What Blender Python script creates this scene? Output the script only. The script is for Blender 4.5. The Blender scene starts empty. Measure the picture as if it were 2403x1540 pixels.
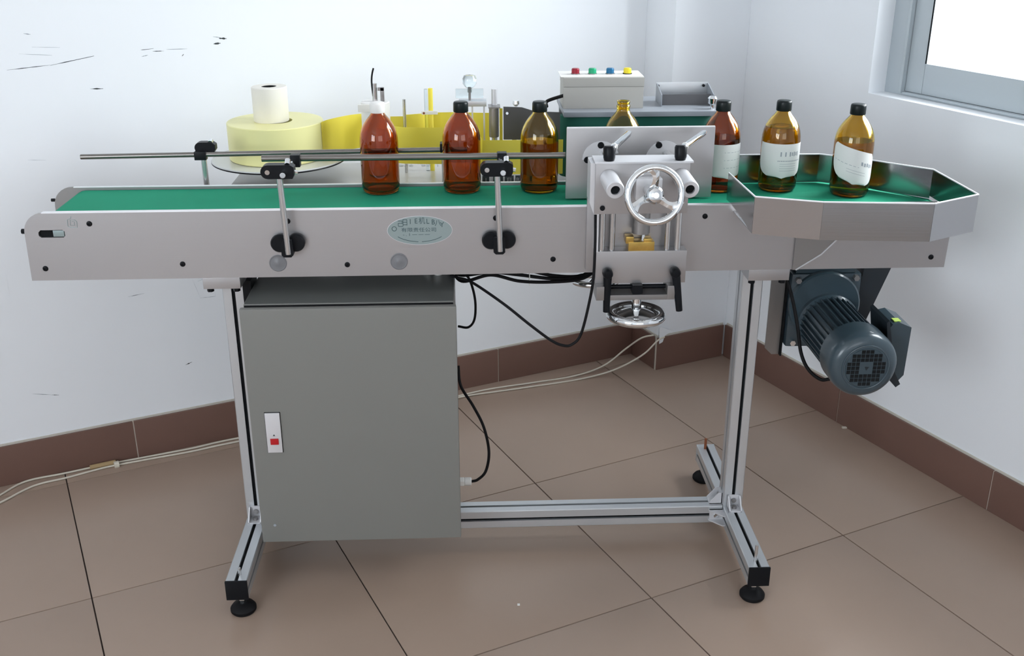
import bpy, bmesh, math, random
from mathutils import Vector, Matrix
random.seed(7)
PI = math.pi
C = bpy.context.scene.collection
SC = bpy.context.scene

# ------------------------------------------------------------------ camera, world, lights, exposure
cam_d = bpy.data.cameras.new('camera'); cam = bpy.data.objects.new('camera', cam_d); C.objects.link(cam)
cam_d.sensor_width = 36.0; cam_d.sensor_fit = 'HORIZONTAL'; cam_d.lens = 2488.9 / 2403 * 36
cam_d.clip_start = 0.05
_p, _r, _y, _h = 0.3866, -0.001, 0.0422, 1.5581
F = Vector((math.sin(_y) * math.cos(_p), math.cos(_y) * math.cos(_p), -math.sin(_p)))
Rv = Vector((math.cos(_y), -math.sin(_y), 0)); U = Rv.cross(F)
R2 = math.cos(_r) * Rv + math.sin(_r) * U; U2 = -math.sin(_r) * Rv + math.cos(_r) * U
m3 = Matrix((R2, U2, -F)).transposed()
cam.matrix_world = Matrix.Translation((0, 0, _h)) @ m3.to_4x4()
SC.camera = cam

W = bpy.data.worlds.new('world'); SC.world = W; W.use_nodes = True
W.node_tree.nodes['Background'].inputs[0].default_value = (0.90, 0.95, 1.0, 1)
W.node_tree.nodes['Background'].inputs[1].default_value = 3.2
SC.view_settings.view_transform = 'Standard'; SC.view_settings.look = 'None'
SC.view_settings.exposure = -0.06; SC.view_settings.gamma = 1.0; SC.view_settings.use_curve_mapping = False
cy = SC.cycles
cy.max_bounces = 12; cy.diffuse_bounces = 6; cy.glossy_bounces = 5; cy.transmission_bounces = 10; cy.transparent_max_bounces = 12
cy.caustics_reflective = False; cy.caustics_refractive = False; cy.sample_clamp_indirect = 6.0

# room frame: X' runs along the left wall to the right corner, Y' = 0 is that wall, X' = 0 the window wall
A = math.radians(24.1)
UD = Vector((math.cos(A), math.sin(A), 0)); NL = Vector((-math.sin(A), math.cos(A), 0))
PLw = Vector((-.476, 3.090, 0)); PRw = Vector((1.2355, 2.846, 0))
O = PLw + UD * ((PRw - PLw).dot(UD))
def RM(x, y, z=0): return O + UD * x + NL * y + Vector((0, 0, z))

def area(name, loc, target, sx, sy, power, col):
    d = bpy.data.lights.new(name, 'AREA'); d.shape = 'RECTANGLE'; d.size = sx; d.size_y = sy; d.energy = power; d.color = col
    o = bpy.data.objects.new(name, d); C.objects.link(o); o.location = loc
    o.rotation_euler = (Vector(target) - Vector(loc)).to_track_quat('-Z', 'Y').to_euler()
    return o
area('window_daylight', RM(1.1, -1.42, 2.05), RM(-.7, -1.05, 1.15), 2.6, 1.5, 250, (.90, .96, 1.0))
area('rear_fill_light', RM(-2.3, -5.15, 1.75), RM(-1.9, 0, 1.0), 2.0, 1.4, 4, (1.0, .97, .93))  # added fill for the machine front, shining through an invented rear window
area('side_fill_light', RM(-5.15, -3.3, 1.75), RM(0, -2.3, 1.0), 2.0, 1.4, 88, (.84, .92, 1.0))  # added fill from front-left, brightens the side plate and the left floor

# ------------------------------------------------------------------ materials
MAT = {}
def mat(name, col, rough=.5, metal=0., spec=.5, trans=0., ior=1.45, coat=0., noise=None, bump=None, sub=0., brushed=None):
    m = bpy.data.materials.new(name); m.use_nodes = True; nt = m.node_tree; b = nt.nodes['Principled BSDF']
    b.inputs['Base Color'].default_value = (*col, 1); b.inputs['Roughness'].default_value = rough
    b.inputs['Metallic'].default_value = metal; b.inputs['Specular IOR Level'].default_value = spec
    b.inputs['Transmission Weight'].default_value = trans; b.inputs['IOR'].default_value = ior
    b.inputs['Coat Weight'].default_value = coat
    tc = nt.nodes.new('ShaderNodeTexCoord')
    if noise:                                   # (scale, amount): gentle mottling of the colour
        n = nt.nodes.new('ShaderNodeTexNoise'); n.inputs['Scale'].default_value = noise[0]; n.inputs['Detail'].default_value = 5
        nt.links.new(tc.outputs['Object'], n.inputs['Vector'])
        mx = nt.nodes.new('ShaderNodeMix'); mx.data_type = 'RGBA'
        mx.inputs['A'].default_value = (*[c * (1 - noise[1]) for c in col], 1)
        mx.inputs['B'].default_value = (*[min(1, c * (1 + noise[1])) for c in col], 1)
        nt.links.new(n.outputs['Fac'], mx.inputs['Factor']); nt.links.new(mx.outputs['Result'], b.inputs['Base Color'])
    if bump or brushed:
        n = nt.nodes.new('ShaderNodeTexNoise'); n.inputs['Detail'].default_value = 4
        mp = nt.nodes.new('ShaderNodeMapping'); nt.links.new(tc.outputs['Object'], mp.inputs['Vector'])
        if brushed: mp.inputs['Scale'].default_value = brushed[0]; n.inputs['Scale'].default_value = 1
        else: n.inputs['Scale'].default_value = bump[0]
        nt.links.new(mp.outputs['Vector'], n.inputs['Vector'])
        bp = nt.nodes.new('ShaderNodeBump'); bp.inputs['Strength'].default_value = (bump or brushed)[1]; bp.inputs['Distance'].default_value = .001
        nt.links.new(n.outputs['Fac'], bp.inputs['Height']); nt.links.new(bp.outputs['Normal'], b.inputs['Normal'])
    MAT[name] = m
    return m
mat('wall_paint', (.83, .855, .885), .5, noise=(1.3, .02), bump=(60, .12))
mat('ceiling_paint', (.90, .90, .90), .8)
mat('floor_tile', (.355, .262, .205), .30, noise=(5, .05), spec=.5)
mat('floor_grout', (.05, .035, .03), .9)
mat('base_tile', (.165, .092, .072), .42, noise=(6, .06))
mat('base_grout', (.62, .56, .48), .9)
mat('caulk', (.55, .52, .46), .8)
mat('steel_plate', (.44, .43, .435), .38, .85, brushed=((3, 3, 260), .10))
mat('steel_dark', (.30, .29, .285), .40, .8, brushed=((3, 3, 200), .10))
mat('steel_tray', (.44, .44, .45), .18, 1.0, brushed=((3, 3, 200), .025))
mat('alu', (.60, .62, .64), .36, .7, noise=(8, .03))
mat('alu_light', (.68, .68, .70), .45, .4)
mat('edge_highlight', (.82, .82, .84), .4, .1)  # highlight along steel edges, painted as a pale colour
mat('chrome', (.80, .82, .83), .07, 1.)
mat('rod_steel', (.62, .62, .62), .22, .9)
mat('rail_steel', (.22, .205, .19), .26, .85)
mat('black_plastic', (.006, .007, .009), .36, spec=.2)
mat('black_rubber', (.006, .006, .007), .6, spec=.2)
mat('slot_black', (.010, .011, .012), .8, spec=.15)
mat('cabinet_paint', (.20, .20, .186), .38, noise=(3, .02), bump=(400, .05))
mat('cabinet_top_shaded', (.12, .125, .12), .2)  # cabinet paint darkened: shade under the conveyor put into the colour
mat('belt_green', (.020, .285, .165), .75, spec=.15, noise=(9, .08), bump=(300, .1))
mat('sponge_green', (.004, .095, .068), .7)
mat('table_cream', (.50, .49, .47), .22, noise=(3, .02))
mat('box_beige', (.40, .388, .36), .5)
mat('plate_grey', (.26, .28, .31), .4)
mat('white_plastic', (.80, .79, .76), .5)
mat('paper_white', (.80, .77, .70), .6)
mat('disc_grey', (.60, .61, .60), .2)
mat('motor_blue', (.042, .066, .082), .30, coat=.3, noise=(14, .1))
mat('motor_dark', (.014, .020, .026), .5)
mat('brass', (.62, .42, .12), .28, 1., noise=(60, .3))
mat('cap_black', (.006, .010, .010), .32, spec=.25)
mat('label_white', (.74, .74, .72), .35)
mat('ink_grey', (.30, .33, .36), .6)
mat('ink_dark', (.04, .05, .05), .6)
mat('plate_teal', (.30, .37, .37), .35, .35)
mat('ink_teal', (.04, .085, .09), .5)
mat('red', (.45, .01, .015), .35)
mat('button_red', (.25, .006, .02), .3)
mat('button_green', (.01, .32, .15), .3)
mat('button_blue', (.005, .11, .24), .3)
mat('button_yellow', (.72, .58, .02), .3)
mat('wire_white', (.62, .57, .48), .5)
mat('tape_brown', (.40, .28, .14), .6)
mat('frame_alu', (.50, .55, .58), .4, .25)
mat('grey_dark', (.10, .10, .105), .45)
mat('cap_grey', (.19, .19, .20), .4)
mat('sticker_yellow', (.45, .62, .10), .5)
mat('rust', (.22, .07, .03), .8, noise=(200, .4))
mat('liquid', (.44, .20, .02), .0, trans=1., ior=1.33)
mat('liquid_olive', (.72, .50, .07), .0, trans=1., ior=1.33)
mat('clear_plastic', (.85, .93, .95), .05, trans=1., ior=1.45)

def glass_amber(name, col, dens):
    m = bpy.data.materials.new(name); m.use_nodes = True; b = m.node_tree.nodes['Principled BSDF']
    b.inputs['Base Color'].default_value = (*col, 1); b.inputs['Roughness'].default_value = .01
    b.inputs['Transmission Weight'].default_value = 1; b.inputs['IOR'].default_value = 1.5
    MAT[name] = m
glass_amber('glass_brown', (.60, .205, .018), 1)
glass_amber('glass_olive', (.78, .55, .055), 1)

def translucent(name, col, tcol, f):
    m = bpy.data.materials.new(name); m.use_nodes = True; nt = m.node_tree; out = nt.nodes['Material Output']; b = nt.nodes['Principled BSDF']
    b.inputs['Base Color'].default_value = (*col, 1); b.inputs['Roughness'].default_value = .35
    t = nt.nodes.new('ShaderNodeBsdfTranslucent'); t.inputs[0].default_value = (*tcol, 1)
    mx = nt.nodes.new('ShaderNodeMixShader'); mx.inputs[0].default_value = f
    nt.links.new(b.outputs[0], mx.inputs[1]); nt.links.new(t.outputs[0], mx.inputs[2]); nt.links.new(mx.outputs[0], out.inputs[0])
    MAT[name] = m
translucent('web_yellow', (.92, .82, .15), (.98, .90, .18), .42)
translucent('roll_yellow', (.88, .84, .40), (.9, .86, .35), .08)
def pane_mat():
    m = bpy.data.materials.new('window_glass'); m.use_nodes = True; nt = m.node_tree; nt.nodes.remove(nt.nodes['Principled BSDF'])
    out = nt.nodes['Material Output']
    t = nt.nodes.new('ShaderNodeBsdfTransparent'); g = nt.nodes.new('ShaderNodeBsdfGlossy'); g.inputs['Roughness'].default_value = .02
    mx = nt.nodes.new('ShaderNodeMixShader'); mx.inputs[0].default_value = .05
    nt.links.new(t.outputs[0], mx.inputs[1]); nt.links.new(g.outputs[0], mx.inputs[2]); nt.links.new(mx.outputs[0], out.inputs[0])
    MAT['window_glass'] = m
pane_mat()

# ------------------------------------------------------------------ mesh helpers
class MB:
    """collects shapes in world coordinates; build() links them as ONE mesh object"""
    def __init__(s): s.bm = bmesh.new()
    def _bev(s, vs, r):
        if r > 0:
            es = {e for v in vs for e in v.link_edges}
            bmesh.ops.bevel(s.bm, geom=list(es), offset=r, segments=2, profile=.7, affect='EDGES')
    def box(s, x0, x1, y0, y1, z0, z1, bev=0., M=None):
        vs = [s.bm.verts.new((x, y, z)) for x in (x0, x1) for y in (y0, y1) for z in (z0, z1)]
        for f in ((0, 1, 3, 2), (4, 6, 7, 5), (0, 4, 5, 1), (2, 3, 7, 6), (0, 2, 6, 4), (1, 5, 7, 3)):
            s.bm.faces.new([vs[i] for i in f])
        if M is not None: bmesh.ops.transform(s.bm, matrix=M, verts=vs)
        s._bev(vs, bev); return s
    def rbox(s, x0, x1, y0, y1, z0, z1, bev=0.):          # box given in the room frame
        M = Matrix.Translation(O) @ Matrix.Rotation(A, 4, 'Z')
        return s.box(x0, x1, y0, y1, z0, z1, bev, M)
    def prism(s, pts, ext, plane='XZ', at=0., holes=()):  # outline (with holes) extruded; XZ along y, XY along z, YZ along x
        def P(a, b, c): return {'XZ': (a, c, b), 'XY': (a, b, c), 'YZ': (c, a, b)}[plane]
        rings = []; 
        for lp in [pts] + list(holes): rings.append([s.bm.verts.new(P(a, b, at)) for a, b in lp])
        es = []
        for r in rings: es += [s.bm.edges.new((r[i], r[(i + 1) % len(r)])) for i in range(len(r))]
        if holes:
            g = bmesh.ops.triangle_fill(s.bm, use_beauty=True, edges=es)
            fs = [x for x in g['geom'] if isinstance(x, bmesh.types.BMFace)]
        else: fs = [s.bm.faces.new(rings[0])]
        g = bmesh.ops.extrude_face_region(s.bm, geom=fs)
        vs = [x for x in g['geom'] if isinstance(x, bmesh.types.BMVert)]
        bmesh.ops.translate(s.bm, vec=Vector(P(0, 0, ext)), verts=vs)
        return s
    def tube(s, pts, r, n=10, caps=True, closed=False):
        pts = [Vector(p) for p in pts]; N = len(pts); rings = []; up = None
        for i, p in enumerate(pts):
            a = pts[(i - 1) % N] if (closed or i > 0) else p; b = pts[(i + 1) % N] if (closed or i < N - 1) else p
            t = (b - a).normalized()
            if up is None: up = t.orthogonal().normalized()
            up = (up - t * up.dot(t)).normalized(); w = t.cross(up)
            rr = r[i] if isinstance(r, (list, tuple)) else r
            rings.append([s.bm.verts.new(p + up * math.cos(2 * PI * k / n) * rr + w * math.sin(2 * PI * k / n) * rr) for k in range(n)])
        for i in range(N if closed else N - 1):
            a, b = rings[i], rings[(i + 1) % N]
            for k in range(n): s.bm.faces.new((a[k], a[(k + 1) % n], b[(k + 1) % n], b[k]))
        if caps and not closed: s.bm.faces.new(rings[0][::-1]); s.bm.faces.new(rings[-1])
        return s
    def lathe(s, prof, loc, axis=(0, 0, 1), n=32, close=False):  # prof: (r, h) along the axis; r = 0 closes
        q = Vector((0, 0, 1)).rotation_difference(Vector(axis).normalized()); loc = Vector(loc); rings = []
        for r, h in prof:
            if r < 1e-6: rings.append([s.bm.verts.new(loc + q @ Vector((0, 0, h)))])
            else: rings.append([s.bm.verts.new(loc + q @ Vector((r * math.cos(2 * PI * k / n), r * math.sin(2 * PI * k / n), h))) for k in range(n)])
        prs = list(zip(rings, rings[1:]))
        if close: prs.append((rings[-1], rings[0]))
        for a, b in prs:
            for k in range(n):
                k2 = (k + 1) % n
                if len(a) == 1 and len(b) == 1: continue
                if len(a) == 1: s.bm.faces.new((a[0], b[k2], b[k]))
                elif len(b) == 1: s.bm.faces.new((a[k], a[k2], b[0]))
                else: s.bm.faces.new((a[k], a[k2], b[k2], b[k]))
        return s
    def cyl(s, p0, p1, r, n=24, bev=.0):
        p0, p1 = Vector(p0), Vector(p1); L = (p1 - p0).length
        b = bev
        pr = [(0, 0), (r - b, 0)] + ([(r, b), (r, L - b)] if b > 0 else [(r, L)]) + ([(r - b, L)] if b > 0 else []) + [(0, L)]
        return s.lathe(pr, p0, p1 - p0, n)
    def torus(s, c, axis, R, r, n=40, m=12):
        return s.lathe([(R + r * math.cos(2 * PI * k / m), r * math.sin(2 * PI * k / m)) for k in range(m)], c, axis, n, close=True)
    def strip(s, path, z0, z1, th):               # vertical ribbon along a plan path [(x,y)]
        L = []
        for i, p in enumerate(path):
            a = Vector(path[max(i - 1, 0)]); b = Vector(path[min(i + 1, len(path) - 1)]); t = (b - a).normalized(); nn = Vector((-t.y, t.x)) * th / 2
            q = Vector(p); za = z0[i] if isinstance(z0, (list, tuple)) else z0; zb = z1[i] if isinstance(z1, (list, tuple)) else z1
            L.append([s.bm.verts.new((*(q + nn), za)), s.bm.verts.new((*(q + nn), zb)), s.bm.verts.new((*(q - nn), zb)), s.bm.verts.new((*(q - nn), za))])
        for a, b in zip(L, L[1:]):
            for k in range(4): s.bm.faces.new((a[k], b[k], b[(k + 1) % 4], a[(k + 1) % 4]))
        s.bm.faces.new(L[0]); s.bm.faces.new(L[-1][::-1]); return s
    def build(s, name, m, parent=None, smooth=True, ang=35):
        bmesh.ops.recalc_face_normals(s.bm, faces=s.bm.faces)
        me = bpy.data.meshes.new(name)
        off = base_of(parent)
        if off.length: bmesh.ops.translate(s.bm, vec=-off, verts=s.bm.verts)
        s.bm.to_mesh(me); s.bm.free()
        if smooth:
            me.polygons.foreach_set('use_smooth', [True] * len(me.polygons)); me.set_sharp_from_angle(angle=math.radians(ang))
        me.materials.append(MAT[m])
        o = bpy.data.objects.new(name, me); C.objects.link(o)
        if parent: o.parent = parent
        return o
def base_of(p):
    v = Vector((0, 0, 0))
    while p is not None: v = v + p.location; p = p.parent
    return v
def thing(name, label, cat, loc=(0, 0, 0), group=None):
    o = bpy.data.objects.new(name, None); C.objects.link(o); o.location = loc; o.empty_display_size = .05
    o['label'] = label; o['category'] = cat
    if group: o['group'] = group
    return o
def tag(o, label, cat, group=None, kind=None):
    o['label'] = label; o['category'] = cat
    if group: o['group'] = group
    if kind: o['kind'] = kind
    return o
def lab(o, t): o['label'] = t; return o
def struct(o): o['kind'] = 'structure'; return o
def copy_tree(o, parent=None):
    c = o.copy(); C.objects.link(c); c.parent = parent
    for ch in list(o.children): copy_tree(ch, c)
    return c
def arc(cx, cz, r, a0, a1, n=8): return [(cx + r * math.cos(math.radians(a0 + (a1 - a0) * k / n)), cz + r * math.sin(math.radians(a0 + (a1 - a0) * k / n))) for k in range(n + 1)]
def spline(pts, n=8):
    P = [Vector(p) for p in pts]; P = [P[0] * 2 - P[1]] + P + [P[-1] * 2 - P[-2]]; out = []
    for i in range(1, len(P) - 2):
        for k in range(n):
            t = k / n; a, b, c, d = P[i - 1], P[i], P[i + 1], P[i + 2]
            out.append(.5 * ((2 * b) + (c - a) * t + (2 * a - 5 * b + 4 * c - d) * t * t + (3 * b - 3 * c + d - a) * t ** 3))
    return out + [P[-2]]
def text(s, size, loc, rot, m, parent, name='lettering', align='CENTER', sx=1.):
    cu = bpy.data.curves.new(name, 'FONT'); cu.body = s; cu.size = size; cu.extrude = .0001; cu.align_x = align; cu.align_y = 'CENTER'; cu.resolution_u = 2
    t = bpy.data.objects.new(name + '_tmp', cu); C.objects.link(t)
    bpy.context.view_layer.update()
    me = bpy.data.meshes.new_from_object(t.evaluated_get(bpy.context.evaluated_depsgraph_get()))
    bpy.data.objects.remove(t); me.materials.clear(); me.materials.append(MAT[m])
    o = bpy.data.objects.new(name, me); C.objects.link(o); o.parent = parent
    o.location = Vector(loc) - base_of(parent); o.rotation_euler = rot; o.scale = (sx, 1, 1)
    return o

# ------------------------------------------------------------------ the room
RX0, RY0, H = -4.9, -4.9, 2.75
T = .12
PX, PY = -.293, -.163                      # the pillar in the corner
b = MB(); b.rbox(RX0 - .1, .15, RY0 - .1, .15, -.06, -.004); floor = struct(b.build('floor', 'floor_grout', smooth=False))
G0 = (Vector((-.9181, 2.1524, 0)) - O); gx, gy = G0.dot(UD), G0.dot(NL); TS = .6; J = .0016
tiles = {}
for i in range(-9, 6):
    for j in range(-6, 10):
        x0, x1 = gx + i * TS + J, gx + (i + 1) * TS - J; y0, y1 = gy - (j + 1) * TS + J, gy - j * TS - J
        x0, x1 = max(x0, RX0), min(x1, 0); y0, y1 = max(y0, RY0), min(y1, 0)
        if x1 - x0 < .01 or y1 - y0 < .01: continue
        if x0 >= PX - .001 and y0 >= PY - .001: continue
        cx, cyy = (x0 + x1) / 2, (y0 + y1) / 2; key = (round(x1 - x0, 4), round(y1 - y0, 4))
        loc = RM(cx, cyy)
        if key in tiles:
            o = tiles[key].copy(); C.objects.link(o)
        else:
            mb = MB(); hx, hy = (x1 - x0) / 2, (y1 - y0) / 2; mb.box(-hx, hx, -hy, hy, -.004, 0, .0012)
            o = mb.build('tile', 'floor_tile', None); o.parent = floor; o.rotation_euler = (0, 0, A); tiles[key] = o
        o.location = loc
wl = struct(MB().rbox(RX0 - T, T, 0, T, -.05, H).build('wall_left', 'wall_paint', smooth=False))
pil = struct(MB().rbox(PX, 0, PY, 0, -.004, H, .004).build('wall_pillar', 'wall_paint'))
# window wall with its opening
WY0, WY1, WZ0, WZ1 = -1.85, -.719, 1.034, 2.40
def wall_with_hole(name, m, X0, X1, y0, y1, holes):
    mb = MB(); mb.prism([(y0, -.05), (y1, -.05), (y1, H), (y0, H)], X1 - X0, 'YZ', X0, [[(a, c), (bb, c), (bb, d), (a, d)] for a, bb, c, d in holes])
    bmesh.ops.transform(mb.bm, matrix=Matrix.Translation(O) @ Matrix.Rotation(A, 4, 'Z'), verts=mb.bm.verts)
    return struct(mb.build(name, m, smooth=False))
wr = wall_with_hole('wall_right', 'wall_paint', 0, .136, RY0 - T, T, [(WY0, WY1, WZ0, WZ1)])
mb = MB(); mb.prism([(RX0 - T, -.05), (T, -.05), (T, H), (RX0 - T, H)], -T, 'XZ', RY0, [[(-3.3, 1.0), (-1.3, 1.0), (-1.3, 2.4), (-3.3, 2.4)]])
bmesh.ops.transform(mb.bm, matrix=Matrix.Translation(O) @ Matrix.Rotation(A, 4, 'Z'), verts=mb.bm.verts)
struct(mb.build('wall_front', 'wall_paint', smooth=False))
wall_with_hole('wall_far_left', 'wall_paint', RX0 - T, RX0, RY0 - T, T, [(-4.3, -2.3, 1.0, 2.4)])
struct(MB().rbox(RX0 - T, T + .05, RY0 - T, T, H, H + .1).build('ceiling', 'ceiling_paint', smooth=False))

def window(name, x0, x1, y0, y1, z0, z1, split=True):   # frame in the opening of the window wall, X' from x0 (inside) to x1
    root = bpy.data.objects.new(name, None); C.objects.link(root); root['kind'] = 'structure'; root.location = RM(x0, (y0 + y1) / 2, z0)
    def bars(nm, a0, a1, c0, c1, w, wb, X0, X1, m='frame_alu', bev=.002):
        for r in ((a1 - w, a1, c0, c1), (a0, a0 + w, c0, c1), (a0 + w, a1 - w, c0, c0 + wb), (a0 + w, a1 - w, c1 - wb, c1)):
            MB().rbox(X0, X1, *r, bev).build(nm, m, root)
    bars('window_frame', y0, y1, z0, z1, .067, .010, x0, x0 + .07)
    MB().rbox(x0 - .006, x0, y1 - .067, y1 - .058, z0 + .006, z1, .001).build('frame_ridge', 'frame_alu', root)
    MB().rbox(x0 - .004, x0, y0 + .06, y1 - .07, z0 + .004, z0 + .009, .001).build('track', 'frame_alu', root)
    ym = (y0 + y1) / 2
    for k, (s0, s1) in enumerate(((ym - .03, y1 - .069), (y0 + .069, ym + .03))):
        X = x0 + .008 + .028 * k
        MB().rbox(X, X + .024, s1 - .060, s1, z0 + .011, z1 - .011, .002).build('sash_stile', 'frame_alu', root)
        MB().rbox(X, X + .024, s0, s0 + .060, z0 + .011, z1 - .011, .002).build('sash_stile', 'frame_alu', root)
        MB().rbox(X + .001, X + .023, s0 + .060, s1 - .060, z0 + .011, z0 + .094, .002).build('sash_rail', 'frame_alu', root)
        MB().rbox(X + .001, X + .023, s0 + .060, s1 - .060, z1 - .08, z1 - .011, .002).build('sash_rail', 'frame_alu', root)
        MB().rbox(X + .009, X + .015, s0 + .055, s1 - .055, z0 + .09, z1 - .075).build('pane', 'window_glass', root, smooth=False)
        MB().rbox(X - .001, X + .001, s0 + .060, s0 + .064, z0 + .094, z1 - .08).build('gasket', 'slot_black', root)
        MB().rbox(X - .001, X + .001, s1 - .064, s1 - .060, z0 + .094, z1 - .08).build('gasket', 'slot_black', root)
    return root
window('window_1', .062, .13, WY0, WY1, WZ0, WZ1)
# plain frame for an unseen window, added behind the camera for the rear fill
w2 = bpy.data.objects.new('added_window_2', None); C.objects.link(w2); w2['kind'] = 'structure'; w2.location = RM(-2.3, RY0 - .05, 1.0)
for r in ((-3.3, -3.24, 1, 2.4), (-1.36, -1.3, 1, 2.4), (-2.33, -2.27, 1, 2.4), (-3.24, -1.36, 1, 1.06), (-3.24, -1.36, 2.34, 2.4)):
    MB().rbox(r[0], r[1], RY0 - .09, RY0 - .03, r[2], r[3]).build('window_frame', 'frame_alu', w2)
MB().rbox(-3.24, -1.36, RY0 - .065, RY0 - .06, 1.06, 2.34).build('pane', 'window_glass', w2, smooth=False)

w3 = bpy.data.objects.new('added_window_3', None); C.objects.link(w3); w3['kind'] = 'structure'; w3.location = RM(RX0 - .05, -3.3, 1.0)  # unseen window added in the far left wall for the side fill
for r in ((-4.3, -4.24, 1, 2.4), (-2.36, -2.3, 1, 2.4), (-3.33, -3.27, 1, 2.4), (-4.24, -2.36, 1, 1.06), (-4.24, -2.36, 2.34, 2.4)):
    MB().rbox(RX0 - .09, RX0 - .03, *r).build('window_frame', 'frame_alu', w3)
MB().rbox(RX0 - .065, RX0 - .06, -4.24, -2.36, 1.06, 2.34).build('pane', 'window_glass', w3, smooth=False)

# baseboards: a run of glazed skirting tiles, each one its own piece, pale grout between
def base_run(name, horiz, fixed, joints, sgn, t=.011, h=.121):
    a, z = min(joints), max(joints)
    def bx(p, q, th, z1): return (p, q, fixed - th * sgn, fixed, 0, z1) if horiz and sgn > 0 else ((p, q, fixed, fixed + th, 0, z1) if horiz else (fixed - th, fixed, p, q, 0, z1))
    r = struct(MB().rbox(*bx(a, z, t - .0025, h - .001)).build(name, 'base_grout', smooth=False))
    js = sorted(joints)
    for p, q in zip(js, js[1:]):
        MB().rbox(*bx(p + .0016, q - .0016, t, h), .0012).build('tile', 'base_tile', r)
    MB().rbox(*bx(a, z, .004, h + .006)).build('caulk_line', 'caulk', r, smooth=False)
    return r
sl = lambda s: s + (PLw - O).dot(UD)
base_run('baseboard_left', True, 0, [RX0 + .02, sl(-2.98), sl(-1.78), sl(-.58), sl(.62), PX - .002], 1)
base_run('baseboard_pillar', True, PY, [PX - .011, -.014], 1)
base_run('baseboard_pillar_side', False, PX, [PY, -.013], 1)
base_run('baseboard_right', False, 0, [-.922 + .155 + .59, PY - .012, -.767, -1.355] + [-1.355 - .59 * k for k in range(1, 6)], 1)
# chipped paint hanging over the skirting at the pillar and thin scuffs on the left wall
for (px, pz), w in (((PX - .004, .118), .03), ((PX + .018, .121), .02)):
    pass
MB().prism([(0, .165), (.05, .14), (.02, .128), (.012, .105), (-.002, .10), (-.004, .16)], -.0016, 'XZ', 0).build('paint_flake', 'wall_paint', pil).matrix_basis = \
    Matrix.Translation(O + UD * PX + NL * (PY - .0115)) @ Matrix.Rotation(A, 4, 'Z')
def scuff(x0, z0, x1, z1, w, m='ink_dark'):
    p = lambda x, z: (Vector((x, PLw.y + (x - PLw.x) * math.tan(A), z)))
    a, q = p(x0, z0), p(x1, z1); d = (q - a).normalized(); n = Vector((0, 0, 1)); s_ = -NL * .0004
    mb = MB(); vs = []
    for k in range(7):
        t = k / 6; c = a.lerp(q, t); ww = w * (.35 + random.random()) * math.sin(PI * min(max(t, .08), .92))
        vs.append((mb.bm.verts.new(c + n * ww / 2 + s_), mb.bm.verts.new(c - n * ww / 2 + s_), mb.bm.verts.new(c + n * ww / 2 - s_ * .2), mb.bm.verts.new(c - n * ww / 2 - s_ * .2)))
    for u, v in zip(vs, vs[1:]):
        mb.bm.faces.new((u[0], u[1], v[1], v[0])); mb.bm.faces.new((u[0], v[0], v[2], u[2])); mb.bm.faces.new((u[1], u[3], v[3], v[1]))
    return mb.build('scuff_mark', m, wl)
for sfc in ((-1.161, 1.152, -1.067, 1.158, .0022), (-1.067, 1.157, -.968, 1.174, .0032), (-.987, 1.091, -.958, 1.089, .0030), (-.86, 1.182, -.83, 1.184, .0022),
          (-.833, 1.177, -.806, 1.176, .0022), (-.80, 1.180, -.75, 1.178, .0020), (-.685, 1.206, -.668, 1.203, .002), (-.671, 1.201, -.652, 1.199, .006),
          (-.686, 1.187, -.668, 1.188, .005), (-1.113, 1.239, -1.098, 1.236, .002), (-1.235, .262, -1.19, .248, .0014), (-1.19, .248, -1.174, .244, .0025),
          (-.85, .266, -.832, .272, .003), (-1.244, .62, -1.2435, .535, .0016), (-1.10, 1.205, -1.04, 1.2, .0012), (-1.13, 1.19, -1.06, 1.182, .0012),
          (-.86, 1.165, -.845, 1.168, .002), (-.765, 1.16, -.76, 1.165, .003), (-1.15, .92, -1.11, .915, .0014), (-.97, .505, -.93, .508, .002)):
    scuff(*sfc, m='ink_grey' if sfc[4] < .0022 else 'ink_dark')
for sfc in ((-.805, .53, -.79, .47, .0012), (-.752, .53, -.750, .467, .0012), (-.79, .468, -.750, .466, .0012), (-.792, .52, -.752, .53, .001)): scuff(*sfc, m='ink_grey')

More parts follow.
